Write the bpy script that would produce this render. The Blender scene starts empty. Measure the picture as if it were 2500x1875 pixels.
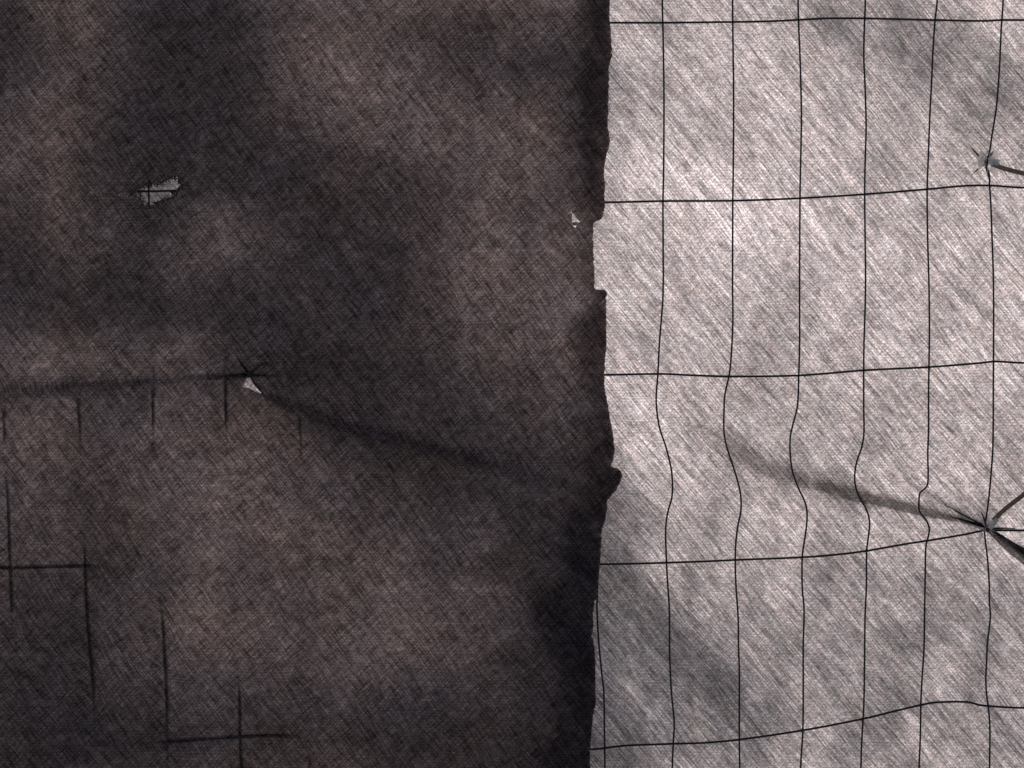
import bpy, bmesh, math, random
import numpy as np
from mathutils import Vector

random.seed(7)
rng = np.random.default_rng(11)
scene = bpy.context.scene
COL = scene.collection

# ------------------------------------------------------------------ camera, sky, sun, exposure
S = 0.0006            # metres per photograph pixel at the fence plane
D = 2.0833            # camera to fence
ZC = 1.30             # height of the view axis
cam_d = bpy.data.cameras.new('camera')
cam_d.lens = 50; cam_d.sensor_width = 36; cam_d.clip_start = 0.05; cam_d.clip_end = 500
cam = bpy.data.objects.new('camera', cam_d); COL.objects.link(cam)
cam.location = (0, -D, ZC); cam.rotation_euler = (math.radians(90), 0, 0)
scene.camera = cam

SUN_EL, SUN_AZ = math.radians(56), math.radians(-16)
sdir = Vector((math.sin(SUN_AZ)*math.cos(SUN_EL), math.cos(SUN_AZ)*math.cos(SUN_EL), math.sin(SUN_EL)))
world = bpy.data.worlds.new('World'); scene.world = world; world.use_nodes = True
wn = world.node_tree.nodes; wl = world.node_tree.links
bg = wn['Background']
sky = wn.new('ShaderNodeTexSky'); sky.sky_type = 'NISHITA'; sky.sun_disc = False
sky.sun_elevation = SUN_EL; sky.sun_rotation = SUN_AZ % (2*math.pi)
wl.new(sky.outputs[0], bg.inputs[0]); bg.inputs[1].default_value = 0.05
sun_d = bpy.data.lights.new('sun', 'SUN'); sun_d.energy = 4.7; sun_d.angle = math.radians(0.5)
sun_d.color = (1.0, 0.955, 0.93)
sun = bpy.data.objects.new('sun', sun_d); COL.objects.link(sun)
sun.location = sdir * 10
sun.rotation_euler = sdir.to_track_quat('Z', 'Y').to_euler()
scene.view_settings.view_transform = 'Standard'; scene.view_settings.look = 'None'
scene.view_settings.exposure = 0.0; scene.view_settings.gamma = 1.0
scene.view_settings.use_curve_mapping = False

def P(px, py, y=0.0):
    k = S * (D + y) / D
    return Vector(((px-1250)*k, y, ZC - (py-937.5)*k))

# ------------------------------------------------------------------ helpers
def tag(o, label=None, cat=None, group=None, kind=None):
    if label: o['label'] = label
    if cat: o['category'] = cat
    if group: o['group'] = group
    if kind: o['kind'] = kind
    return o
def empty(name, loc):
    o = bpy.data.objects.new(name, None); COL.objects.link(o); o.location = loc
    o.empty_display_size = 0.02
    return o
def link_mesh(name, me, m, parent=None):
    o = bpy.data.objects.new(name, me); COL.objects.link(o); me.materials.append(m)
    if parent:
        o.parent = parent
        o.matrix_parent_inverse.identity()
        o.location = -parent.location          # mesh data is in world units
    return o
def grid_mesh(name, V, keep, m, parent=None):
    """V (nr, nc, 3), keep (nr-1, nc-1) quads -> one smooth mesh object without loose points"""
    nr, nc = V.shape[:2]
    idx = np.arange(nr*nc).reshape(nr, nc)
    q = np.stack([idx[:-1,:-1], idx[1:,:-1], idx[1:,1:], idx[:-1,1:]], -1)[keep]
    used = np.zeros(nr*nc, bool); used[q.ravel()] = True
    remap = np.cumsum(used)-1
    v = V.reshape(-1,3)[used]; q = remap[q]
    me = bpy.data.meshes.new(name)
    me.vertices.add(len(v)); me.vertices.foreach_set('co', v.astype(np.float32).ravel())
    me.loops.add(q.size); me.loops.foreach_set('vertex_index', q.astype(np.int32).ravel())
    me.polygons.add(len(q))
    me.polygons.foreach_set('loop_start', np.arange(0, q.size, 4, dtype=np.int32))
    me.polygons.foreach_set('loop_total', np.full(len(q), 4, np.int32))
    me.polygons.foreach_set('use_smooth', np.ones(len(q), bool))
    me.update(); me.validate()
    return link_mesh(name, me, m, parent)
def spline(pts, step):
    """Catmull-Rom through pts (lists of Vector)"""
    out = []
    n = len(pts)
    for i in range(n-1):
        p0, p1, p2, p3 = pts[max(i-1,0)], pts[i], pts[i+1], pts[min(i+2,n-1)]
        k = max(1, int((p2-p1).length/step))
        # finite-difference tangents scaled for uneven spacing
        d1 = (p2-p1).length
        m1 = (p2-p0)*(d1/max((p2-p1).length+(p1-p0).length, 1e-9))
        m2 = (p3-p1)*(d1/max((p3-p2).length+(p2-p1).length, 1e-9))
        for j in range(k):
            t = j/k; t2 = t*t; t3 = t2*t
            out.append(p1*(2*t3-3*t2+1) + m1*(t3-2*t2+t) + p2*(-2*t3+3*t2) + m2*(t3-t2))
    out.append(pts[-1].copy())
    return out
def add_tube(bm, pts, r, seg=10, flat=None):
    """tube along pts; r number or list; flat=(width axis Vector, half width, half thickness) gives a strap"""
    rings = []
    n = len(pts)
    for i, p in enumerate(pts):
        t = (pts[min(i+1,n-1)] - pts[max(i-1,0)]).normalized()
        ref = Vector((0,1,0)) if abs(t.y) < 0.9 else Vector((1,0,0))
        a = t.cross(ref).normalized(); b = a.cross(t).normalized()
        rr = r[i] if isinstance(r, (list, tuple)) else r
        ring = []
        for k in range(seg):
            th = 2*math.pi*k/seg
            if flat:
                w, h = flat
                c, s_ = math.cos(th), math.sin(th)
                u = w*math.copysign(abs(c)**0.45, c); v = h*math.copysign(abs(s_)**0.45, s_)
                ring.append(bm.verts.new(p + a*u*rr + b*v))
            else:
                ring.append(bm.verts.new(p + a*math.cos(th)*rr + b*math.sin(th)*rr))
        rings.append(ring)
    for i in range(n-1):
        for k in range(seg):
            f = bm.faces.new((rings[i][k], rings[i][(k+1)%seg], rings[i+1][(k+1)%seg], rings[i+1][k])); f.smooth = True
    bm.faces.new(rings[0][::-1]); bm.faces.new(rings[-1])
def bm_obj(name, bm, m, parent=None):
    bmesh.ops.recalc_face_normals(bm, faces=bm.faces)
    me = bpy.data.meshes.new(name); bm.to_mesh(me); bm.free()
    return link_mesh(name, me, m, parent)

# ------------------------------------------------------------------ materials
class NT:
    def __init__(self, name):
        self.m = bpy.data.materials.new(name); self.m.use_nodes = True
        self.n = self.m.node_tree.nodes; self.l = self.m.node_tree.links
        self.n.clear()
        self.out = self.n.new('ShaderNodeOutputMaterial')
        self.tc = self.n.new('ShaderNodeTexCoord')
    def math(self, op, a, b=None, c=None, clamp=False):
        x = self.n.new('ShaderNodeMath'); x.operation = op; x.use_clamp = clamp
        for i, v in enumerate((a, b, c)):
            if v is None: continue
            if isinstance(v, (int, float)): x.inputs[i].default_value = v
            else: self.l.new(v, x.inputs[i])
        return x.outputs[0]
    def warp(self, amt, scale):
        nz = self.n.new('ShaderNodeTexNoise'); nz.inputs['Scale'].default_value = scale
        nz.inputs['Detail'].default_value = 2
        self.l.new(self.tc.outputs['Object'], nz.inputs['Vector'])
        s = self.n.new('ShaderNodeVectorMath'); s.operation = 'SUBTRACT'
        self.l.new(nz.outputs['Color'], s.inputs[0]); s.inputs[1].default_value = (.5,.5,.5)
        k = self.n.new('ShaderNodeVectorMath'); k.operation = 'SCALE'; k.inputs['Scale'].default_value = amt
        self.l.new(s.outputs[0], k.inputs[0])
        a = self.n.new('ShaderNodeVectorMath'); a.operation = 'ADD'
        self.l.new(self.tc.outputs['Object'], a.inputs[0]); self.l.new(k.outputs[0], a.inputs[1])
        return a.outputs[0]
    def streak(self, vec, ang, across, along, lo, hi, detail=2.0, off=0.0, rough=0.5):
        """noise drawn out along the direction at ang degrees from +X in the XZ plane; returns lo..hi"""
        r = self.n.new('ShaderNodeMapping'); r.vector_type = 'POINT'
        r.inputs['Rotation'].default_value = (0, math.radians(ang), 0)
        r.inputs['Location'].default_value = (off, off*1.7, off*.3)
        self.l.new(vec, r.inputs['Vector'])
        s = self.n.new('ShaderNodeMapping'); s.vector_type = 'POINT'
        s.inputs['Scale'].default_value = (1/along, 2.0, 1/across)
        self.l.new(r.outputs[0], s.inputs['Vector'])
        nz = self.n.new('ShaderNodeTexNoise'); nz.inputs['Scale'].default_value = 1
        nz.inputs['Detail'].default_value = detail; nz.inputs['Roughness'].default_value = rough
        self.l.new(s.outputs[0], nz.inputs['Vector'])
        mr = self.n.new('ShaderNodeMapRange'); mr.clamp = True
        mr.inputs['From Min'].default_value = 0.28; mr.inputs['From Max'].default_value = 0.72
        mr.inputs['To Min'].default_value = lo; mr.inputs['To Max'].default_value = hi
        self.l.new(nz.outputs['Fac'], mr.inputs['Value'])
        return mr.outputs[0]
    def rib(self, vec, ang, period, amt):
        """regular threads lying along ang: 1 +- amt"""
        sp = self.n.new('ShaderNodeSeparateXYZ'); self.l.new(vec, sp.inputs[0])
        a = math.radians(ang); k = 2*math.pi/period
        ph = self.math('ADD', self.math('MULTIPLY', sp.outputs[0], -math.sin(a)*k), self.math('MULTIPLY', sp.outputs[2], math.cos(a)*k))
        return self.math('MULTIPLY_ADD', self.math('SINE', ph), amt, 1.0)
    def blotch(self, size, lo, hi, off=0.0, detail=3.0):
        return self.streak(self.tc.outputs['Object'], 0, size, size, lo, hi, detail, off)
    def mixcol(self, f, a, b):
        x = self.n.new('ShaderNodeMix'); x.data_type = 'RGBA'
        self.l.new(f, x.inputs[0]); x.inputs[6].default_value = (*a,1); x.inputs[7].default_value = (*b,1)
        return x.outputs[2]
    def scalecol(self, c, f):
        x = self.n.new('ShaderNodeVectorMath'); x.operation = 'SCALE'
        self.l.new(c, x.inputs[0]); self.l.new(f, x.inputs['Scale'])
        return x.outputs[0]
    def cloth(self, tcol, dcol):
        t = self.n.new('ShaderNodeBsdfTranslucent'); d = self.n.new('ShaderNodeBsdfDiffuse')
        self.l.new(tcol, t.inputs['Color']); self.l.new(dcol, d.inputs['Color'])
        a = self.n.new('ShaderNodeAddShader')
        self.l.new(t.outputs[0], a.inputs[0]); self.l.new(d.outputs[0], a.inputs[1])
        self.l.new(a.outputs[0], self.out.inputs['Surface'])
        return self.m

def prod(nt, *xs):
    r = xs[0]
    for x in xs[1:]: r = nt.math('MULTIPLY', r, x)
    return r

DR, UR = -50, 43     # the two thread directions: falling to the right / rising to the right
def light_cloth_mat():
    nt = NT('pale_weave')
    w = nt.warp(0.010, 9.0)
    f = prod(nt,
             nt.streak(w, DR, .0023, .028, .46, 1.54, 3, 1.1),
             nt.streak(w, DR, .0058, .085, .70, 1.30, 2, 4.2),
             nt.streak(w, DR+5, .026, .26, .89, 1.11, 2, 9.2),
             nt.streak(w, UR, .0022, .014, .70, 1.30, 2, 2.7),
             nt.streak(w, -1, .0024, .040, .84, 1.16, 2, 6.1),
             nt.streak(w, 20, .0019, .0021, .60, 1.40, 1, 3.3),
             nt.rib(w, 0, .0041, .10), nt.rib(w, DR, .0039, .11),
             nt.blotch(.12, .93, 1.07, 5.0))
    # sparse dark dashes: thin spots in the threads
    dash = nt.streak(w, DR-3, .0026, .028, 0, 1, 1, 12.0)
    f = nt.math('MULTIPLY', f, nt.math('SUBTRACT', 1.0, nt.math('MULTIPLY', nt.math('GREATER_THAN', dash, .84), .30)))
    tint = nt.streak(w, DR, .014, .05, 0, 1, 2, 7.7)
    c = nt.mixcol(tint, (.464,.419,.422), (.492,.419,.405))
    return nt.cloth(nt.scalecol(c, f), nt.scalecol(nt.mixcol(tint, (.085,.082,.082), (.085,.08,.077)), f))
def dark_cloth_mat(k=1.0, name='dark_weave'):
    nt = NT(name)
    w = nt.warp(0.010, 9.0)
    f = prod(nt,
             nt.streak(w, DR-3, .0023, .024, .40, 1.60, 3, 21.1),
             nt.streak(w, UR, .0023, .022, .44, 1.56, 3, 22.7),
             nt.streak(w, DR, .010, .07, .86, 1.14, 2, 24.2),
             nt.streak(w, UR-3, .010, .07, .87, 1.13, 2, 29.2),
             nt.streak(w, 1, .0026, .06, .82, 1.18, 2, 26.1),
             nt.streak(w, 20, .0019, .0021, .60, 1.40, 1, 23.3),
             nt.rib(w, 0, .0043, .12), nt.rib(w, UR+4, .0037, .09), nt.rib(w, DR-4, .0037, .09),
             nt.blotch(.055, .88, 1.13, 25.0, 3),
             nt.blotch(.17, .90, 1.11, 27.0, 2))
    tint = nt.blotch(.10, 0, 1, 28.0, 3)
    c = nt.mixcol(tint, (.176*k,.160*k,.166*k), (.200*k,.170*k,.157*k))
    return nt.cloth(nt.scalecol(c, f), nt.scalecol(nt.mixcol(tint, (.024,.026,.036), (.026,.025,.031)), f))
def plain(name, col, rough=.5, metal=0.0, var=.2, size=.02, trans=0.0):
    nt = NT(name)
    b = nt.n.new('ShaderNodeBsdfPrincipled')
    v = nt.blotch(size, 1-var, 1+var, 3.1)
    c = nt.n.new('ShaderNodeRGB'); c.outputs[0].default_value = (*col, 1)
    nt.l.new(nt.scalecol(c.outputs[0], v), b.inputs['Base Color'])
    b.inputs['Roughness'].default_value = rough; b.inputs['Metallic'].default_value = metal
    if trans:
        t = nt.n.new('ShaderNodeBsdfTranslucent'); nt.l.new(nt.scalecol(c.outputs[0], v), t.inputs['Color'])
        mx = nt.n.new('ShaderNodeMixShader'); mx.inputs[0].default_value = trans
        nt.l.new(b.outputs[0], mx.inputs[1]); nt.l.new(t.outputs[0], mx.inputs[2])
        nt.l.new(mx.outputs[0], nt.out.inputs['Surface'])
    else:
        nt.l.new(b.outputs[0], nt.out.inputs['Surface'])
    return nt.m
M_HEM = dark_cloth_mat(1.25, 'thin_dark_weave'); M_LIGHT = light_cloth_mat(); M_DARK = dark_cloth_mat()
M_THREAD = plain('dark_thread', (.02,.019,.02), .9)
M_WIRE = plain('black_wire', (.008,.008,.017), .5, 0.0, .3, .01)
M_WHITE = plain('white_plastic', (.95,.95,.97), .45, 0, .03, .01)
_p = [n for n in M_WHITE.node_tree.nodes if n.type == 'BSDF_PRINCIPLED'][0]
_p.inputs['Transmission Weight'].default_value = .42; _p.inputs['IOR'].default_value = 1.35
M_TAIL_SHADE = plain('shaded_tail_plastic', (.34,.25,.19), .6, 0, .35, .003, .2)  # tail brown is the strap's shade, put into the plastic colour
M_BLACK = plain('black_plastic', (.012,.011,.013), .5)
M_LEAF = plain('green_leaf', (.05,.09,.025), .5, 0, .3, .05); M_BARK = plain('grey_bark', (.12,.10,.08), .9, 0, .3, .05)
M_FOLD_SHADE = dark_cloth_mat(.6, 'shaded_fold_weave'); M_LIP = plain('brightened_weave', (.96,.95,.95), .8, 0, .04, .003, .93)  # fold shade and lip brightness are put into these weave colours
M_GROUND = plain('packed_earth', (.16,.135,.11), .95, 0, .3, .15)

# ------------------------------------------------------------------ ground
bm = bmesh.new(); bmesh.ops.create_grid(bm, x_segments=20, y_segments=20, size=60)
g = bm_obj('ground', bm, M_GROUND); tag(g, kind='structure')

# ------------------------------------------------------------------ wire fence
fence = empty('wire_fence', (0, 0, 0))
tag(fence, 'black welded wire mesh fence with wires shaped along their shadows on the pale cloth', 'fence')
Z1 = -1100; Z2 = 3060     # wires run beyond the frame, from the ground to above it (photograph rows)
VERT = [  # bends trace wire shadows on folded cloth, given form as wire
 [(-352,Z1),(-350,500),(-345,1000),(-330,1875)],
 [(-170,Z1),(-170,500),(-170,1000),(-155,1875)],
 [(0,Z1),(2,0),(4,500),(7,900),(9,1000),(15,1130),(20,1230),(25,1390),(30,1500),(36,1875)],
 [(182,Z1),(183,0),(186,500),(190,900),(192,1000),(198,1080),(207,1350),(213,1500),(228,1680),(232,1760),(236,1875)],
 [(360,Z1),(361,0),(363,454),(364.5,520),(372,900),(375,1050),(385,1300),(395,1480),(405,1650),(410,1800),(412,1875)],
 [(545,Z1),(546,0),(548,500),(552,850),(551,980),(554,1080),(566,1350),(584,1680),(587,1830),(590,1875)],
 [(722,Z1),(723,0),(725,500),(728,900),(730,1000),(735,1090),(745,1400),(757,1875)],
 [(905,Z1),(906,0),(909,500),(912,1000),(922,1500),(930,1875)],
 [(1085,Z1),(1085,0),(1088,500),(1092,1000),(1100,1500),(1110,1875)],
 [(1262,Z1),(1263,0),(1265,500),(1268,1000),(1278,1500),(1290,1875)],
 [(1440,Z1),(1440,0),(1438,500),(1436,700),(1444,1000),(1455,1250),(1458,1443),(1457.5,1486),(1461,1557),(1469,1643),(1474,1686),(1475.5,1772),(1476.7,1875)],
 [(1617,Z1),(1617,0),(1619,95),(1621,237),(1620,427),(1618.5,494),(1619,600),(1618.5,723),(1610,836),(1606,915),(1602,972),(1605,1015),(1611.8,1050),(1626,1092),(1638.6,1145),(1642,1187),(1639.7,1217),(1632,1244),(1627,1271),(1625,1303),(1627,1366),(1629,1410),(1634,1486),(1635,1600),(1639,1686),(1646,1766),(1643.6,1815),(1641.6,1875)],
 [(1788,Z1),(1788.5,0),(1791,237),(1790,427),(1789,489),(1788.5,700),(1789,791),(1782,904),(1769.5,965),(1767.5,1010),(1767.6,1054),(1774,1090),(1787,1130),(1799.5,1170),(1807.8,1206),(1808.9,1246),(1801,1286),(1796,1333),(1795,1376),(1797,1434),(1802,1506),(1803,1579),(1805,1638),(1805,1808),(1806,1875)],
 [(1948,Z1),(1948.4,0),(1954,166),(1956.5,285),(1954,427),(1953,484),(1952,700),(1952,848),(1950,915),(1947,990),(1937,1032),(1929.7,1065),(1929,1105),(1935,1152),(1949.5,1192),(1966,1228),(1970.5,1257),(1967,1300),(1959,1354),(1958,1398),(1959,1441),(1963,1488),(1961,1579),(1961,1695),(1960,1785),(1955,1875)],
 [(2112,Z1),(2112.6,0),(2110,71),(2109,142),(2112,214),(2114.5,308),(2112,403),(2111,475),(2113,700),(2109,859),(2108.7,1000),(2109,1061),(2103,1094),(2092,1126),(2087,1155),(2088,1184),(2098,1213),(2116,1246),(2123,1275),(2120,1311),(2116,1343),(2115,1434),(2112,1506),(2111,1579),(2109,1718),(2104,1808),(2102,1875)],
 [(2300,Z1),(2288,0),(2283,47),(2278,119),(2273.6,214),(2270,285),(2266.5,380),(2263.6,460),(2264.5,570),(2268,700),(2269,814),(2267,960),(2267,1054),(2265,1108),(2266,1163),(2263.5,1186),(2254,1196),(2246,1203),(2243.6,1224),(2245,1249),(2260.6,1269),(2268.5,1289),(2267,1307),(2260.6,1333),(2259,1398),(2257,1506),(2256,1579),(2249,1695),(2246.6,1808),(2244,1875)],
 [(2470,Z1),(2449,0),(2444.4,71),(2440,166),(2432.6,261),(2426,305),(2421.8,330),(2415.7,372),(2409,392),(2407,402),(2413,416),(2415.7,432),(2415.7,451),(2417,469),(2419,500),(2420.7,546),(2425.5,700),(2425,960),(2424,1090),(2419.7,1155),(2414,1217),(2407,1268),(2403.5,1289),(2405,1315),(2410.7,1362),(2415.4,1434),(2415.4,1470),(2418,1503),(2410.7,1570),(2409,1605),(2407,1672),(2416,1763),(2416,1875)],
 [(2620,Z1),(2605,0),(2590,500),(2585,1000),(2578,1875)],
 [(2780,Z1),(2770,0),(2760,500),(2750,1000),(2745,1875)],
]
X1 = -1700; X2 = 4200
HORI = [
 [(X1,45),(0,47),(700,54),(1200,56),(1492,55.5),(1616,55.5),(1788,53.6),(1877,52),(1951,48.4),(2019,45),(2110,45),(2283,49),(2399,51),(2447,49),(2500,49),(X2,50)],
 [(X1,470),(0,468),(364,467),(445,466),(800,478),(1200,490),(1478,493.7),(1618,491),(1789,490),(1953,484),(2114.5,474),(2264,462),(2352,454),(2416,453),(2500,458),(X2,460)],
 [(X1,925),(0,921),(400,918),(610,916),(1000,914),(1478,915),(1616,913),(1695,916.5),(1785,919),(1951,916.5),(2111,904),(2271,896),(2396,886),(2429,882.5),(2500,886),(X2,890)],
 [(X1,1390),(0,1386),(120,1384),(210,1381),(400,1379),(900,1378),(1466,1377.5),(1700,1371.4),(1796,1367),(1958,1360.6),(2043,1354),(2116,1344.7),(2206,1329),(2264,1320),(2351,1305.6),(2401,1295.5),(2423,1295),(2500,1295),(X2,1300)],
 [(X1,1830),(0,1826),(350,1814),(560,1800),(690,1795),(900,1812),(1200,1828),(1441,1829.5),(1525,1820.5),(1641,1816),(1717,1813.6),(1802,1806),(1960,1783),(2107,1755),(2181,1737),(2249,1721),(2283,1715),(2362,1714),(2396,1722),(2500,1728),(X2,1740)],
 [(X1,-400),(X2,-400)], [(X1,2270),(X2,2270)], [(X1,2700),(X2,2700)], [(X1,-840),(X2,-840)],
]
def wire(name, pts, r, y):
    v = [P(a, b, y) for a, b in pts]
    bm = bmesh.new(); add_tube(bm, spline(v, .004), r, 10)
    return bm_obj(name, bm, M_WIRE, fence)
for w in VERT:
    if w[-1][1] < Z2: w = w + [(w[-1][0]+4, Z2+40)]
    wire('vertical_wire', w, .00135, 0.0)
for w in HORI:
    wire('horizontal_wire', w, .00158, 0.0003)

# ------------------------------------------------------------------ cloth relief maps (metres of depth over the fence plane)
MX0, MX1, MY0, MY1, MS = -420, 2920, -420, 2300, 2.2
mx = np.arange(MX0, MX1, MS); my = np.arange(MY0, MY1, MS)
PX, PY = np.meshgrid(mx, my)
def fftblur(a, sig):
    ky = np.fft.fftfreq(a.shape[0])[:,None]; kx = np.fft.rfftfreq(a.shape[1])[None,:]
    return np.fft.irfft2(np.fft.rfft2(a)*np.exp(-2*(math.pi*sig/MS)**2*(kx*kx+ky*ky)), s=a.shape)
def seg_d(px, py, pts):
    """distance to a polyline and the interpolated position 0..n-1 along it"""
    best = np.full(px.shape, 1e9); pos = np.zeros(px.shape)
    for i in range(len(pts)-1):
        ax, ay = pts[i][:2]; bx, by = pts[i+1][:2]
        dx, dy = bx-ax, by-ay
        t = np.clip(((px-ax)*dx+(py-ay)*dy)/(dx*dx+dy*dy), 0, 1)
        d = np.hypot(px-ax-t*dx, py-ay-t*dy)
        m = d < best
        best[m] = d[m]; pos[m] = i+t[m]
    return best, pos
def band(pts):
    """pts of (x, y, width, amount): a soft band of that amount"""
    d, pos = seg_d(PX, PY, pts)
    k = np.arange(len(pts))
    w = np.interp(pos, k, [p[2] for p in pts]); a = np.interp(pos, k, [p[3] for p in pts])
    return a*np.exp(-(d/w)**2)
def blob(x, y, rx, ry, ang, a):
    c, s = math.cos(math.radians(ang)), math.sin(math.radians(ang))
    u = (PX-x)*c+(PY-y)*s; v = -(PX-x)*s+(PY-y)*c
    return a*np.exp(-(u/rx)**2-(v/ry)**2)
def fractal(seed, sizes, amps, ang=40, stretch=1.6):
    r = np.random.default_rng(seed); o = np.zeros(PX.shape)
    for s_, a in zip(sizes, amps):
        n = fftblur(r.standard_normal(PX.shape), s_); o += a*n/n.std()
    return o

SHADE = [(1490,1430,75,44,42,.50),(1565,1500,75,46,43,.68),(1640,1570,75,48,43,.70),(1710,1640,75,50,44,.66),(1785,1710,75,52,45,.54),(1860,1790,80,54,45,.45),(2020,1660,720,300,0,.34),
 
 (2230,120,300,75,24,.46),
 (450,90,120,140,-15,.6),(470,60,110,110,0,.5),(500,230,90,110,-30,.45),(620,330,200,55,50,.42),(760,520,180,55,50,.45),(900,650,150,70,45,.5),(980,760,110,60,40,.3),
 (200,722,300,44,-3,.35),(380,400,130,90,20,.35),(20,620,80,100,0,.35),(1380,1400,80,200,0,.4),(1250,1820,260,70,0,.4),(90,1650,150,150,0,.4),
 (1440,200,40,200,0,.2),(20,60,70,120,0,.3),(1000,900,200,40,22,.3),(700,840,90,50,15,.3),(60,1450,80,150,0,.2),(60,1820,200,100,0,.35),(700,30,150,60,0,.10),(1000,820,120,70,30,.15),(1150,950,120,40,20,.1),(1330,600,60,120,0,.10),(1130,420,80,80,0,.12),(640,330,80,100,20,.2),
 (560,300,70,120,-30,.25),(800,1010,130,32,28,.4),(1000,1085,140,34,18,.5),(1250,1165,150,40,20,.55),(1390,1215,70,45,20,.45),(200,980,220,35,-3,.2),(1420,1650,60,160,0,.3)]
# how far each place leans away from the sun (1 = edge on, negative = towards it)
lean = np.zeros(PX.shape)
PATCHES = [  # right, the bare pale cloth: (x, y, radius, radius, angle, shade or, when negative, lean to the sun)
    (2420,190,180,80,35,.22),(1650,10,260,50,0,.12),
    (1850,520,330,130,22,-.36),(1600,300,130,200,60,-.24),(1720,470,200,120,20,-.12),(1560,1020,90,70,50,-.20),(2120,730,260,90,30,-.10),(1600,700,120,120,0,-.08),
    (2300,560,150,70,30,-.05),
    (2410,1540,55,130,10,.22),
    (1540,1660,60,110,-20,-.10),
    # left, behind the dark cloth
    (450,110,100,170,-20,.62),(330,300,90,90,0,.25),(20,110,80,110,0,.45),(650,60,160,60,0,-.30),(900,120,180,90,20,-.10),
    (1150,130,200,70,10,.28),(1400,260,70,220,0,.22),(820,640,130,90,30,.35),(960,470,90,120,20,.25),(350,470,110,70,0,.42),
    (620,585,170,55,20,-.75),(240,722,280,46,-4,.62),(60,650,60,90,0,.30),(500,700,160,50,20,.30),(740,860,170,55,22,.70),(900,930,130,45,25,.45),
    (280,884,330,30,-4,-1.3),(1250,700,150,180,20,-.35),(900,280,200,140,0,-.15),(1050,900,160,60,25,-.25),(1250,1010,150,45,15,-.25),
    (1380,1330,90,170,0,.62),(1300,1500,140,120,0,.25),(1120,1230,260,45,5,.30),(1160,1800,200,80,0,.60),(1380,1800,110,170,0,.55),
    (720,1250,240,110,25,-.40),(650,1530,280,120,15,-.48),(280,1400,90,35,5,.35),(760,1815,120,35,0,.55),(90,1700,150,150,0,.25),
    (150,1250,150,60,0,.15),(200,1800,260,90,0,.50),(900,1650,120,80,30,-.30),
    (1300,350,130,120,0,-.30),(650,1180,260,60,18,-.25),(1000,1200,200,50,20,-.2),(900,1500,250,90,5,-.25),(1750,560,300,220,0,-.10),(1850,230,300,140,0,-.06),
    (80,480,90,130,0,-.15),(180,160,120,90,30,-.20),(180,370,90,70,30,-.2)]
for b in PATCHES:
    if b[5] > .2 and b[0] < 1460: lean += blob(*b[:5], b[5]*.45)
    if b[5] < 0: lean += blob(*b[:5], b[5]*(.8 if b[0] < 1460 else 1.15))
for b in [
    [(1640,1035,50,.10),(1760,1085,40,.20),(1830,1120,32,.32),(1980,1180,23,.50),(2130,1218,17,.56),(2280,1253,13,.58),(2350,1269,8,.6),(2404,1286,4,.5)],
    [(2200,1165,12,.08),(2262,1202,8,.3),(2330,1240,8,.4),(2400,1283,4,.4)],
    [(2250,1300,16,.05),(2330,1294,9,.10),(2396,1290,4,.2)],
    [(2414,1291,5,.5),(2450,1318,9,.45),(2500,1356,15,.40),(2600,1405,24,.35),(2750,1450,30,.25)],
    [(2420,1280,5,.2),(2450,1292,6,.12),(2520,1300,9,.12)],
    [(2405,1310,4,.25),(2396,1345,7,.12),(2385,1400,10,.04)],[(2440,1262,5,.2),(2480,1232,8,.1)],
    [(1470,1425,46,.14),(1560,1495,50,.17),(1650,1575,58,.15),(1760,1685,62,.13),(1850,1780,55,.08)],
    [(720,985,24,.8),(800,1025,30,.9),(900,1050,32,1.0),(1000,1085,32,1.0),(1100,1108,36,.9),(1250,1160,48,.75),(1380,1210,50,.6)],
    [(-80,965,26,.6),(150,955,24,.8),(350,935,18,.7),(600,920,10,.6)],
    ]:
    lean += 1.35*band(b)
lean += (.022+.023/(1+np.exp((PX-1470)/25)))*fractal(3, (26, 60, 120), (1, 1, .8))
left = 1/(1+np.exp((PX-1470)/25))
lean *= 1.5-.2*left
lean = np.clip(lean, -.9, 1.5)
edge = np.clip(np.minimum.reduce([(PX-MX0)/250, (MX1-PX)/250, (PY-MY0)/250, (MY1-PY)/250]), 0, 1)
# relief whose tilt towards and away from the sun is the wanted lean (least squares, long waves damped)
ca, cb = sdir.x/sdir.y, sdir.z/sdir.y
kx = 2*np.pi*np.fft.rfftfreq(PX.shape[1], MS*S)[None,:]; kz = -2*np.pi*np.fft.fftfreq(PX.shape[0], MS*S)[:,None]
H = 1j*(ca*kx+cb*kz)
G = np.fft.rfft2((lean-lean.mean())*edge)
reg =   .016*(kx*kx+kz*kz)*(ca*ca+cb*cb) + (2*np.pi/1.1)**2
fL = np.fft.irfft2(np.conj(H)*G/(np.abs(H)**2+reg), s=PX.shape)*edge
fr = (PX>-30)&(PX<2530)&(PY>-30)&(PY<1900)
BASE_L = .019
yL = BASE_L + fL
yL = np.where(yL < .014, .0042+.0098*np.exp((yL-.014)/.0098), yL)
def pinch(y, x0, y0, target, r, soft=1.0):
    d = np.hypot(PX-x0, PY-y0)
    w = np.exp(-(d/r)**soft)
    return y*(1-w)+target*w
TIE_TOP = (2409, 396); TIE_LOW = (2411, 1289); TIE_DARK = (608, 914)
low = fftblur(yL, 22)
for (tx, ty), r in ((TIE_LOW, 42), (TIE_TOP, 16)):
    w = np.exp(-np.hypot(PX-tx, PY-ty)/r)
    yL = yL - w*(low-.006)
yL = np.maximum(yL, .0028)

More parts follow.
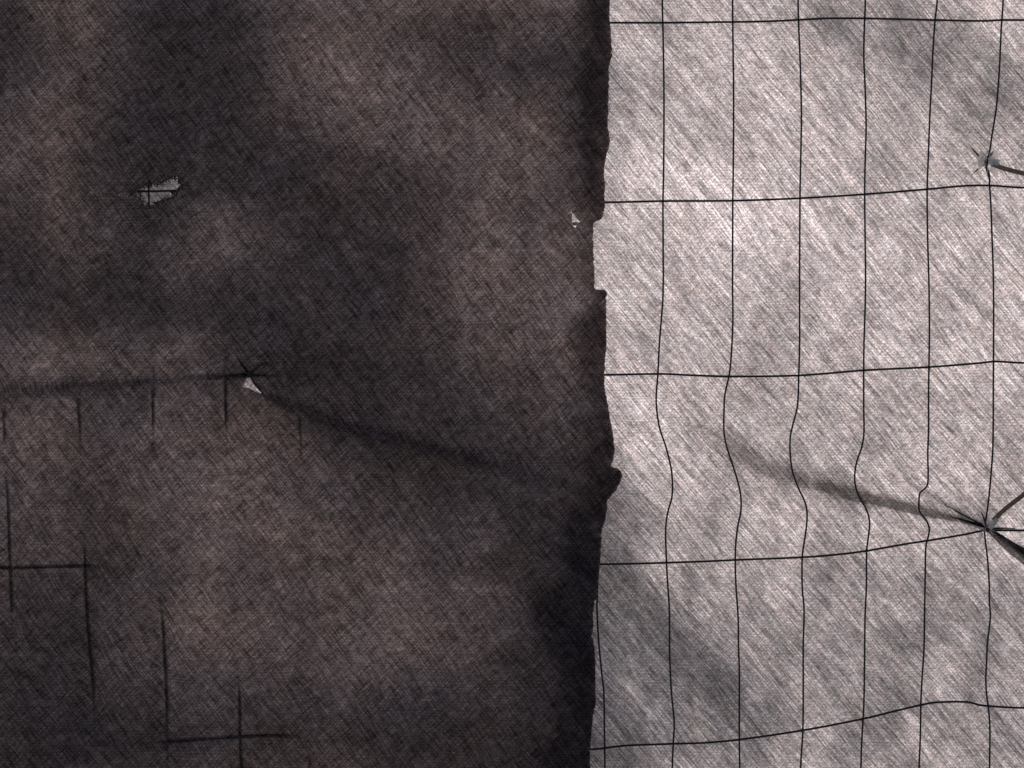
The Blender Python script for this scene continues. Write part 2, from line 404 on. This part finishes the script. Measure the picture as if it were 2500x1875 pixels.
# the dark cloth hangs in front of the wires and touches them in places
gap = np.full(PX.shape, .0135) + .0025*fractal(8, (70, 150), (1, 1))
touch = np.zeros(PX.shape)
for b in [
    [(7,960,22,1),(10,1060,22,.8)], [(190,965,22,1),(194,1050,22,.85),(200,1085,20,.45)], [(372,900,22,.9),(374,1010,24,1),(376,1070,20,.5)],
    [(552,850,16,.5),(552,900,22,1),(552,1000,24,1),(556,1080,18,.45)], [(731,1010,20,.75),(735,1090,20,.6),(737,1130,16,.2)],
    [(16,1180,20,.6),(22,1270,26,1),(26,1440,26,1),(33,1530,22,.5)], [(205,1330,20,.6),(210,1400,26,1),(222,1600,26,1),(230,1690,24,.8),(234,1760,20,.3)],
    [(392,1450,20,.2),(398,1520,24,.9),(405,1660,26,1),(410,1800,24,.6),(412,1875,24,.4)], [(581,1650,18,.3),(585,1710,24,1),(588,1875,26,1)],[(757,1860,18,.5),(758,1900,18,.6)],
    [(-60,1387,24,1),(210,1381,26,1),(250,1380,22,.3)], [(340,1815,18,.3),(420,1809,22,.8),(590,1798,24,1),(690,1795,22,.8),(760,1800,18,.1)],
    [(355,467,45,.36),(430,462,35,.36)],
    [(-80,935,30,.5),(400,922,22,.8),(600,917,18,1)],
    ]:
    touch = np.maximum(touch, band([(x, y, w_*1.25, a*1.2) for x, y, w_, a in b]))
touch = np.clip(touch, 0, 1)
gap = gap*(1-touch) - .0010*touch         # pressed back past the wires, then tented over each of them
nl = int((1000-MX0)/MS); wd = np.full(PX[:, :nl].shape, 1e9)
PXs, PYs = PX[:, :nl], PY[:, :nl]
for w in VERT[2:7]+HORI[1:5]:
    d_, _ = seg_d(PXs, PYs, [p for p in w if -200 <= p[0] <= 1300 or w in HORI]); wd = np.minimum(wd, d_)
tent = np.zeros(PX.shape); tent[:, :nl] = np.exp(-(wd/4.6)**2)
gap = gap*(1-tent*touch) + .0021*tent*touch
ridge = np.zeros(PX.shape)
for b in [
    [(-80,962,13,.010),(150,952,13,.012),(350,934,9,.010),(500,922,6,.009),(596,917,4,.008)],
    [(612,930,5,.009),(660,968,9,.016),(720,990,12,.020),(800,1028,14,.023),(900,1055,15,.023),(1000,1090,16,.021),(1120,1120,19,.019),(1300,1180,22,.014),(1420,1215,24,.006)],
    [(586,880,4,.003),(604,908,3,.008)], [(648,886,4,.003),(614,910,3,.008)], [(616,914,4,.009),(660,917,6,.004),(700,918,8,.001)],
    ]:
    ridge = np.maximum(ridge, band(b))
yD = -np.maximum(gap, -.0012) - ridge
d_, pos_ = seg_d(PX, PY, [(-200,972),(0,960),(150,952),(350,934),(600,917)])
side = np.interp(PX, [-200,0,150,350,600], [972,960,952,934,917])-PY
swell = np.where(side > 0, np.exp(-(side/55)**2), np.exp(-(side/np.interp(PX,[0,350,600],[30,16,7]))**2))*np.clip((640-PX)/260, 0, 1)
yD -= .010*swell
yD = pinch(yD, *TIE_DARK, -.0032, 12, 1.3)
# near the ragged right edge the cloth stands off the wires so that the added darkening strip fits behind it
yD -= .006*np.exp(-((PX-1450)/90)**2)

def sample(a, px, py):
    u = np.clip((px-MX0)/MS, 0, a.shape[1]-1.001); v = np.clip((py-MY0)/MS, 0, a.shape[0]-1.001)
    i = u.astype(int); j = v.astype(int); fu = u-i; fv = v-j
    return (a[j,i]*(1-fu)+a[j,i+1]*fu)*(1-fv)+(a[j+1,i]*(1-fu)+a[j+1,i+1]*fu)*fv
def to_world(px, py, y):
    k = S*(D+y)/D
    return np.stack([(px-1250)*k, y, ZC-(py-937.5)*k], -1)
def outside(lo, hi, start, end, n):   # coarse coordinates outside the frame
    t = np.linspace(0, 1, n+1)[1:]
    return start+(end-start)*t**1.6

# ------------------------------------------------------------------ the pale cloth
def fine(lo, hi, ranges, step, fstep):
    o = [lo]
    while o[-1] < hi:
        x = o[-1]; st = step
        for a, b in ranges:
            if a-step <= x <= b: st = fstep
        o.append(x+st)
    return np.array(o)
xs = np.concatenate([outside(0,0,-60,-1700,50)[::-1], fine(-60, 2561, [(2180,2520),(1640,1660)], 3.3, 1.6), outside(0,0,2566,4200,50)])
ys = np.concatenate([outside(0,0,-60,-1050,35)[::-1], fine(-60, 1936, [(1160,1420)], 3.3, 1.6), outside(0,0,1941,3070,35)])
GX, GY = np.meshgrid(xs, ys)
def inpoly(px, py, poly):
    r = np.zeros(px.shape, bool); n = len(poly)
    for i in range(n):
        x0, y0 = poly[i]; x1, y1 = poly[(i+1)%n]
        if y0 == y1: continue
        c = ((y0 > py) != (y1 > py)) & (px < (x1-x0)*(py-y0)/(y1-y0)+x0)
        r ^= c
    return r
V = to_world(GX, GY, sample(yL, GX, GY))
keep = np.ones((len(ys)-1, len(xs)-1), bool)
pale = grid_mesh('pale_cloth', V, keep, M_LIGHT)
tag(pale, 'pale grey woven cloth glowing with sunlight from behind, stretched behind the wire mesh', 'cloth')

# ------------------------------------------------------------------ unseen leaf sprays added behind, placed to throw soft shade on the cloth
added_shade_tree = empty('added_shade_tree', (-2.6, 5.4, 0))
tag(added_shade_tree, 'unseen leafy shade caster added beyond the pale cloth to dapple it', 'added_shade_tree')
trunk_pts = spline([Vector((-2.6,5.4,-.2)), Vector((-2.5,5.2,1.2)), Vector((-2.4,4.9,2.4)), Vector((-2.3,4.5,3.4)), Vector((-2.2,4.2,4.2))], .25)
bm = bmesh.new(); add_tube(bm, trunk_pts, [.16-.13*i/(len(trunk_pts)-1) for i in range(len(trunk_pts))], 12)
bm_obj('shade_trunk', bm, M_BARK, added_shade_tree)
bl = bmesh.new(); bb = bmesh.new(); rl = random.Random(5)
rx_ = Vector((1,0,0)); LEAF = (.0095, .0058)
su = sdir.cross(Vector((0,0,1))).normalized(); sv = sdir.cross(su).normalized()
def spray(px, py, rx, ry, ang, cover, dist):
    c0 = P(px, py, .02)+sdir*dist
    c, s_ = math.cos(math.radians(ang)), math.sin(math.radians(ang))
    dens = -math.log(1-cover)
    n = int(dens*math.pi*rx*ry*S*S*sdir.y/(LEAF[0]*LEAF[1]*2.0*.75))
    for i in range(n):
        u = rl.gauss(0, rx/1.414); v = rl.gauss(0, ry/1.414)
        if abs(u) > 2.2*rx or abs(v) > 2.2*ry: continue
        p = P(px+u*c-v*s_, py+u*s_+v*c, .02)+sdir*(dist+rl.uniform(-.25,.25))
        a = rl.uniform(0, 6.28); nrm = (sdir+Vector((rl.uniform(-.6,.6), rl.uniform(-.6,.6), rl.uniform(-.6,.6)))).normalized()
        t = nrm.cross(Vector((math.cos(a), math.sin(a), .3))).normalized(); b = nrm.cross(t)
        l, w = LEAF[0]*rl.uniform(.8,1.25), LEAF[1]*rl.uniform(.8,1.2)
        vs = [bl.verts.new(p+t*x*l+b*y*w+nrm*z*w) for x, y, z in ((-1,0,0),(-.35,.85,.25),(.45,.7,.25),(1,0,0),(.45,-.7,.25),(-.35,-.85,.25))]
        bl.faces.new((vs[0],vs[1],vs[2],vs[3])); bl.faces.new((vs[0],vs[3],vs[4],vs[5]))
    k = min(range(len(trunk_pts)), key=lambda i: abs(trunk_pts[i].z-(c0.z-.9)))
    q = trunk_pts[k]; mid = q.lerp(c0, .55)+Vector((0,0,.15))
    pts = spline([q, mid, c0, c0+(c0-mid).normalized()*.1], .12)
    add_tube(bb, pts, [.007-.005*i/(len(pts)-1) for i in range(len(pts))], 6)
for b in PATCHES+SHADE:
    if b[5] > 0:
        gain = 2.3 if b[0] < 1460 else 1.25
        k = 1.12 if b[0] < 1460 else 1.0
        spray(b[0], b[1], b[2]*k, b[3]*k, b[4], min(.97, b[5]*gain), 4.6)
for i in range(40):          # further added leaf sprays, past the frame
    a = rl.uniform(0, 6.28)
    spray(1250+math.cos(a)*rl.uniform(1900,3200), 900+math.sin(a)*rl.uniform(1700,2900), rl.uniform(120,300), rl.uniform(90,200), rl.uniform(0,90), rl.uniform(.3,.7), rl.uniform(4.3,5.2))
me = bpy.data.meshes.new('shade_foliage'); bl.to_mesh(me); bl.free(); tag(link_mesh('shade_foliage', me, M_LEAF, added_shade_tree), kind='stuff')
tag(bm_obj('shade_branches', bb, M_BARK, added_shade_tree), kind='stuff')

# ------------------------------------------------------------------ the dark cloth with ragged edge and holes
EDGE = [(1492,-1050),(1487,-500),(1489,0),(1488,47),(1493.5,110),(1493.7,138),(1487,161),(1485.6,237),(1484,304),(1487,335),(1488,350),(1482.6,373),(1477,395),(1475,422),(1477,451),(1476,487),(1476,504),
 (1472,529),(1466,536),(1454,541),(1448.6,545),(1448,585),(1448.6,621),(1450,650),(1452,706.5),(1480,708),(1480,780),(1481,836),(1476,893),(1476,947),(1487,1005),(1496,1055),(1501,1095),(1496,1128),(1491,1137),
 (1514,1148),(1520,1158.6),(1514,1175),(1505,1196),(1483.5,1222),(1480,1261),(1471,1287),(1467,1334),(1464.7,1370),(1462.6,1406),(1459,1451),(1451.7,1471),(1447.5,1500),(1450,1529),(1444,1552),(1450,1569),
 (1454.6,1637),(1453,1686),(1454.6,1715),(1449,1743),(1444.6,1786),(1441.7,1829),(1440,1875),(1445,2200),(1440,3070)]
ey = np.array([p[1] for p in EDGE]); ex = np.array([p[0] for p in EDGE])
HOLE = [(335.6,461),(349,456),(363,454),(380,450.5),(401,445),(417,437),(430.6,431.5),(438.7,435.6),(437,444),(443,452),(436,461),(424,472),(417,482),(401,487),(380,497),(375,505),(363,507),(353,497),(346.5,486),(340,473.6)]
SLIT = [(603,922),(613.6,922),(623.6,941),(639,960),(623.6,956),(609,947.5),(592,945),(600,930)]
CHIP = [(1394,517),(1400,522),(1407,533),(1417,542),(1397,543),(1398,531)]
CHIP2 = [(1401,551),(1408,550),(1406,555),(1402,555)]
NOTCH = [(1443.5,594),(1445,594),(1445,607),(1443.5,607)]
xd = np.concatenate([outside(0,0,-60,-1700,50)[::-1], fine(-60, 1400, [(-5,45),(178,455),(540,645),(722,765)], 3.3, 1.3)])
yd = np.concatenate([outside(0,0,-60,-1050,35)[::-1], fine(-60, 1936, [(425,512),(515,560),(700,712),(905,964),(1128,1165),(1372,1396),(1785,1822)], 3.3, 1.15), outside(0,0,1940,3070,35)])
# last columns follow the ragged edge
ne = 60
jag = np.interp(np.arange(len(yd)), np.arange(0, len(yd)), rng.standard_normal(len(yd)))
jag = np.convolve(jag, [.25,.5,.25], 'same')*1.3
xe = np.interp(yd, ey, ex)+jag
xbase = xd[-1]
GX = np.concatenate([np.repeat(xd[None,:], len(yd), 0), xbase+(xe[:,None]-xbase)*np.linspace(0,1,ne+1)[None,1:]], 1)
GY = np.repeat(yd[:,None], GX.shape[1], 1)
cx = .25*(GX[:-1,:-1]+GX[1:,:-1]+GX[1:,1:]+GX[:-1,1:]); cy = .25*(GY[:-1,:-1]+GY[1:,:-1]+GY[1:,1:]+GY[:-1,1:])
jx = cx+rng.normal(0,1.3,cx.shape); jy = cy+rng.normal(0,1.3,cx.shape)
cut = inpoly(jx, jy, HOLE) | inpoly(cx+rng.normal(0,.6,cx.shape), cy+rng.normal(0,.6,cx.shape), SLIT) | inpoly(cx, cy, CHIP) | inpoly(cx, cy, CHIP2)
# worn trail of pin holes to the left of the big hole
trail = np.exp(-((cy-(476-(cx-330)*.015))/5.5)**2)*np.clip((cx-225)/110,0,1)*(cx<340)
noise = fftblur(rng.standard_normal(PX.shape), 3.5); noise /= noise.std()
nz = sample(noise, cx*3.0-400, cy*3.0-900)
cut |= (trail > .25) & (nz > 1.45-1.3*trail)
V = to_world(GX, GY, sample(yD, GX, GY))
# the rim of the big hole curls a little towards the camera
hd, _ = seg_d(GX, GY, HOLE+[HOLE[0]])
V[...,1] -= .0025*np.exp(-(hd/5)**2)
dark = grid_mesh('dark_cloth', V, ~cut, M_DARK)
tag(dark, 'dark brown woven cloth with ragged right edge and a torn hole, hanging over the fence', 'cloth')
# strip added behind the ragged edge to darken its band
inner = 62+18*np.interp(yd, np.linspace(-1050,3070,90), rng.standard_normal(90))+np.interp(yd, [0,500,545,700,760,1100,1250,1500,1700,1875],[10,0,-48,-40,0,-6,42,58,30,50])
inner = np.clip(inner, 16, 190)
nh = 26
t = np.linspace(0,1,nh+1)[None,:]
HX = xe[:,None]-.8-inner[:,None]*t; HY = np.repeat(yd[:,None], nh+1, 1)
hy = sample(yD, HX, HY)+.0014+.011*np.sin(t*math.pi*.5)*np.ones_like(HX)
grid_mesh('added_hem', to_world(HX, HY, hy), np.ones((len(yd)-1, nh), bool), M_HEM, dark)
# frayed yarn round the hole, the slit and the ragged edge
bm = bmesh.new()
def fray(px, py, ang, ln, y, r):
    pts = []
    for i in range(5):
        pts.append(P(px, py, y-.0006*i)); ang += random.uniform(-.5,.5)
        px += math.cos(ang)*ln/4; py += math.sin(ang)*ln/4
    add_tube(bm, pts, [r, r, r*.9, r*.8, r*.5], 5)
loop = HOLE+[HOLE[0]]
for i in range(len(HOLE)):
    (ax, ay), (bx, by) = loop[i], loop[i+1]
    n = max(2, int(math.hypot(bx-ax, by-ay)/2.2))
    for k in range(n):
        t = (k+random.random())/n; px = ax+(bx-ax)*t+random.uniform(-2.5,2.0); py = ay+(by-ay)*t+random.uniform(-2.5,2.0)
        along = math.atan2(by-ay, bx-ax)
        yy = float(sample(yD, np.array([px]), np.array([py]))[0])-.0032
        fray(px, py, along+random.uniform(-.9,.9)+(0 if random.random()<.6 else 1.5), random.uniform(5,12), yy, random.uniform(.0004,.0009))
for k in range(26):
    px = random.uniform(225, 335); py = 476+random.uniform(-6,6)
    fray(px, py, random.uniform(-.6,.6), random.uniform(5,12), float(sample(yD, np.array([px]), np.array([py]))[0])-.001, .0004)
tag(bm_obj('frayed_yarn', bm, M_THREAD, dark), kind='stuff')
bm = bmesh.new()
for k in range(90):
    py = random.uniform(-20, 1890); px = float(np.interp(py, ey, ex))
    yy = float(sample(yD, np.array([px]), np.array([py]))[0])
    fray(px-1.5, py, random.choice([-.9,.9,0,1.3,-1.3])+random.uniform(-.3,.3), random.uniform(3,6), yy, .0003)
tag(bm_obj('frayed_edge', bm, M_THREAD, dark), kind='stuff')

# ------------------------------------------------------------------ cable ties
def bevel_box(bm, c, ax, ay, az, hx, hy, hz, bev):
    b2 = bmesh.new(); bmesh.ops.create_cube(b2, size=2)
    for v in b2.verts: v.co = Vector((v.co.x*hx, v.co.y*hy, v.co.z*hz))
    bmesh.ops.bevel(b2, geom=list(b2.edges), offset=bev, segments=2, affect='EDGES')
    mp = {}
    for v in b2.verts: mp[v] = bm.verts.new(c+ax*v.co.x+ay*v.co.y+az*v.co.z)
    for f in b2.faces: bm.faces.new([mp[v] for v in f.verts])
    b2.free()
def cable_tie(at, label, head_ang, head_len, head_w, tail, m_head, m_tail, m_loop):
    base = P(*at, 0); t = empty('cable_tie', base)
    tag(t, label, 'cable tie', 'cable ties holding the cloth to the fence')
    # loop round the wires
    bm = bmesh.new(); ring = []
    for i in range(25):
        a = 2*math.pi*i/24
        ring.append(base+Vector((math.cos(a)*.0012, math.sin(a)*.0056+.0004, math.sin(a)*.0012+math.cos(a)*.0040)))
    add_tube(bm, ring, 1.0, 8, flat=(.0019, .0006)); bm_obj('loop', bm, m_loop, t)
    # head: a small ratchet block lying along head_ang (photograph degrees, down positive)
    a = math.radians(head_ang); ax = Vector((math.cos(a), 0, -math.sin(a))); az = Vector((math.sin(a), 0, math.cos(a))); ay = Vector((0,1,0))
    bm = bmesh.new(); c = base+ax*(head_len*.5)+Vector((0,-.0085,0))
    bevel_box(bm, c, ax, ay, az, head_len*.5, .0022, head_w*.5, .0006)
    bevel_box(bm, c+ax*head_len*.1+Vector((0,-.0024,0)), ax, ay, az, head_len*.22, .0008, head_w*.28, .0003)
    bm_obj('head', bm, m_head, t)
    if tail:
        bm = bmesh.new()
        pts = spline([P(x, y, d) for x, y, d in tail], .004)
        add_tube(bm, pts, 1.0, 10, flat=(.0034, .0007)); bm_obj('tail', bm, m_tail, t)
    return t
cable_tie(TIE_TOP, 'small cable tie with pale head and straight shade-browned tail near the upper right corner', 12, .0150, .0085,
          [(2421,400,-.0075),(2450,411,-.008),(2500,424,-.0085),(2570,442,-.010)], M_WHITE, M_TAIL_SHADE, M_BLACK)
cable_tie(TIE_LOW, 'white headed cable tie gathering radiating folds at the right edge, shade-browned tail rising', -52, .0185, .0066,
          [(2425,1271,-.0075),(2450,1246,-.0085),(2500,1207,-.010),(2570,1150,-.012)], M_WHITE, M_TAIL_SHADE, M_BLACK)
cable_tie(TIE_DARK, 'black cable tie pinching the dark cloth above a small triangular tear', 0, .0060, .0060, None, M_BLACK, M_BLACK, M_BLACK)
# torn lips of the pale cloth around the two ties, whitened to carry the light on them
def flap(pts, d):
    bm = bmesh.new()
    vs = [bm.verts.new(P(x, y, dd)) for x, y, dd in pts]
    bm.faces.new(vs)
    bmesh.ops.subdivide_edges(bm, edges=list(bm.edges), cuts=2, use_grid_fill=True)
    for v in bm.verts: v.co.y += random.uniform(-.0006,.0006); v.co.x += random.uniform(-.0004,.0004); v.co.z += random.uniform(-.0004,.0004)
    return bm_obj('torn_flap', bm, M_LIP, pale)
flap([(2396,366,-.004),(2402,380,-.007),(2403,396,-.008),(2398,408,-.007),(2390,416,-.003),(2386,400,-.001),(2389,385,-.001),(2391,374,-.002)], 0)
flap([(2424,378,-.003),(2431,388,-.005),(2429,398,-.007),(2418,394,-.008),(2416,386,-.005)], 0)
flap([(2417,405,-.008),(2431,407,-.007),(2438,418,-.005),(2436,434,-.002),(2426,430,-.002),(2418,418,-.006)], 0)
flap([(2424,1262,-.004),(2431,1256,-.006),(2434,1266,-.006),(2430,1276,-.007),(2422,1272,-.006)], 0)
flap([(2392,1303,-.004),(2400,1299,-.007),(2399,1312,-.006),(2394,1322,-.004),(2391,1330,-.001),(2387,1316,-.001)], 0)
# tight pleats of the pale cloth running into the low tie, their fold shade coloured in
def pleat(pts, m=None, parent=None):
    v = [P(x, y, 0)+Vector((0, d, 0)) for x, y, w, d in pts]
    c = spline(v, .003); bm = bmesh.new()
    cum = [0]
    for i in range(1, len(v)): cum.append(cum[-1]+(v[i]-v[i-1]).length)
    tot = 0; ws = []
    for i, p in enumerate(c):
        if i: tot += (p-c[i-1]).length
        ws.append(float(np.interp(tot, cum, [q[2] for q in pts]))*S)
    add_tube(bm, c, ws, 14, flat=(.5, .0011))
    return bm_obj('pleat', bm, m or M_FOLD_SHADE, parent or pale)
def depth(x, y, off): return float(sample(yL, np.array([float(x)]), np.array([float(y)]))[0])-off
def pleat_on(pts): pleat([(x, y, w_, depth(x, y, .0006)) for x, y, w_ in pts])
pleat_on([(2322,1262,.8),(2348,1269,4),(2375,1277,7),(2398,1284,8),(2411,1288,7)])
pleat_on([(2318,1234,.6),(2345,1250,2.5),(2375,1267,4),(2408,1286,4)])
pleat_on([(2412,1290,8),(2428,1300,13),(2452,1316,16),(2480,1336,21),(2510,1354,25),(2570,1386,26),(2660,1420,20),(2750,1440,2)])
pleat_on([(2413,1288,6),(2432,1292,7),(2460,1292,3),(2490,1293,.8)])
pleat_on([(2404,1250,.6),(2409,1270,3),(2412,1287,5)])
bm = bmesh.new()
for (tx, ty), n, sp in ((TIE_TOP, 34, 26), (TIE_LOW, 26, 22)):
    for k in range(n):
        a = random.uniform(0, 6.28); r0 = random.uniform(2, 8); r1 = r0+random.uniform(6, sp)
        p0 = P(tx+math.cos(a)*r0, ty+math.sin(a)*r0, -.0012); a += random.uniform(-.4,.4)
        p1 = P(tx+math.cos(a)*(r0+r1)*.5, ty+math.sin(a)*(r0+r1)*.5, -.0035); a += random.uniform(-.4,.4)
        p2 = P(tx+math.cos(a)*r1, ty+math.sin(a)*r1, random.uniform(-.004,.001))
        add_tube(bm, [p0, p1, p2], [.0005,.0004,.0002], 5)
tag(bm_obj('frayed_tuft', bm, M_LIP, pale), kind='stuff')
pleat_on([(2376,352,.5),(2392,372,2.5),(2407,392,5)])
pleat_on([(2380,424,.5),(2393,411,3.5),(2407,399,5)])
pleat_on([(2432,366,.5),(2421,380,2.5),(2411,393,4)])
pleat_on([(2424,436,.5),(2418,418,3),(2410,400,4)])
def dark_pleat(pts):  # creases round the dark tie, crease shade put into the weave colour
    pleat([(x, y, w_, float(sample(yD, np.array([float(x)]), np.array([float(y)]))[0])-.0008) for x, y, w_ in pts], M_FOLD_SHADE, dark)
dark_pleat([(580,866,.5),(592,886,3),(605,908,6)])
dark_pleat([(654,882,.5),(634,896,3),(612,911,6)])
dark_pleat([(612,914,6),(640,917,4),(690,918,.6)])
dark_pleat([(604,914,6),(570,917,4),(530,920,.8)])
dark_pleat([(612,915,5),(624,934,4),(648,962,1)])
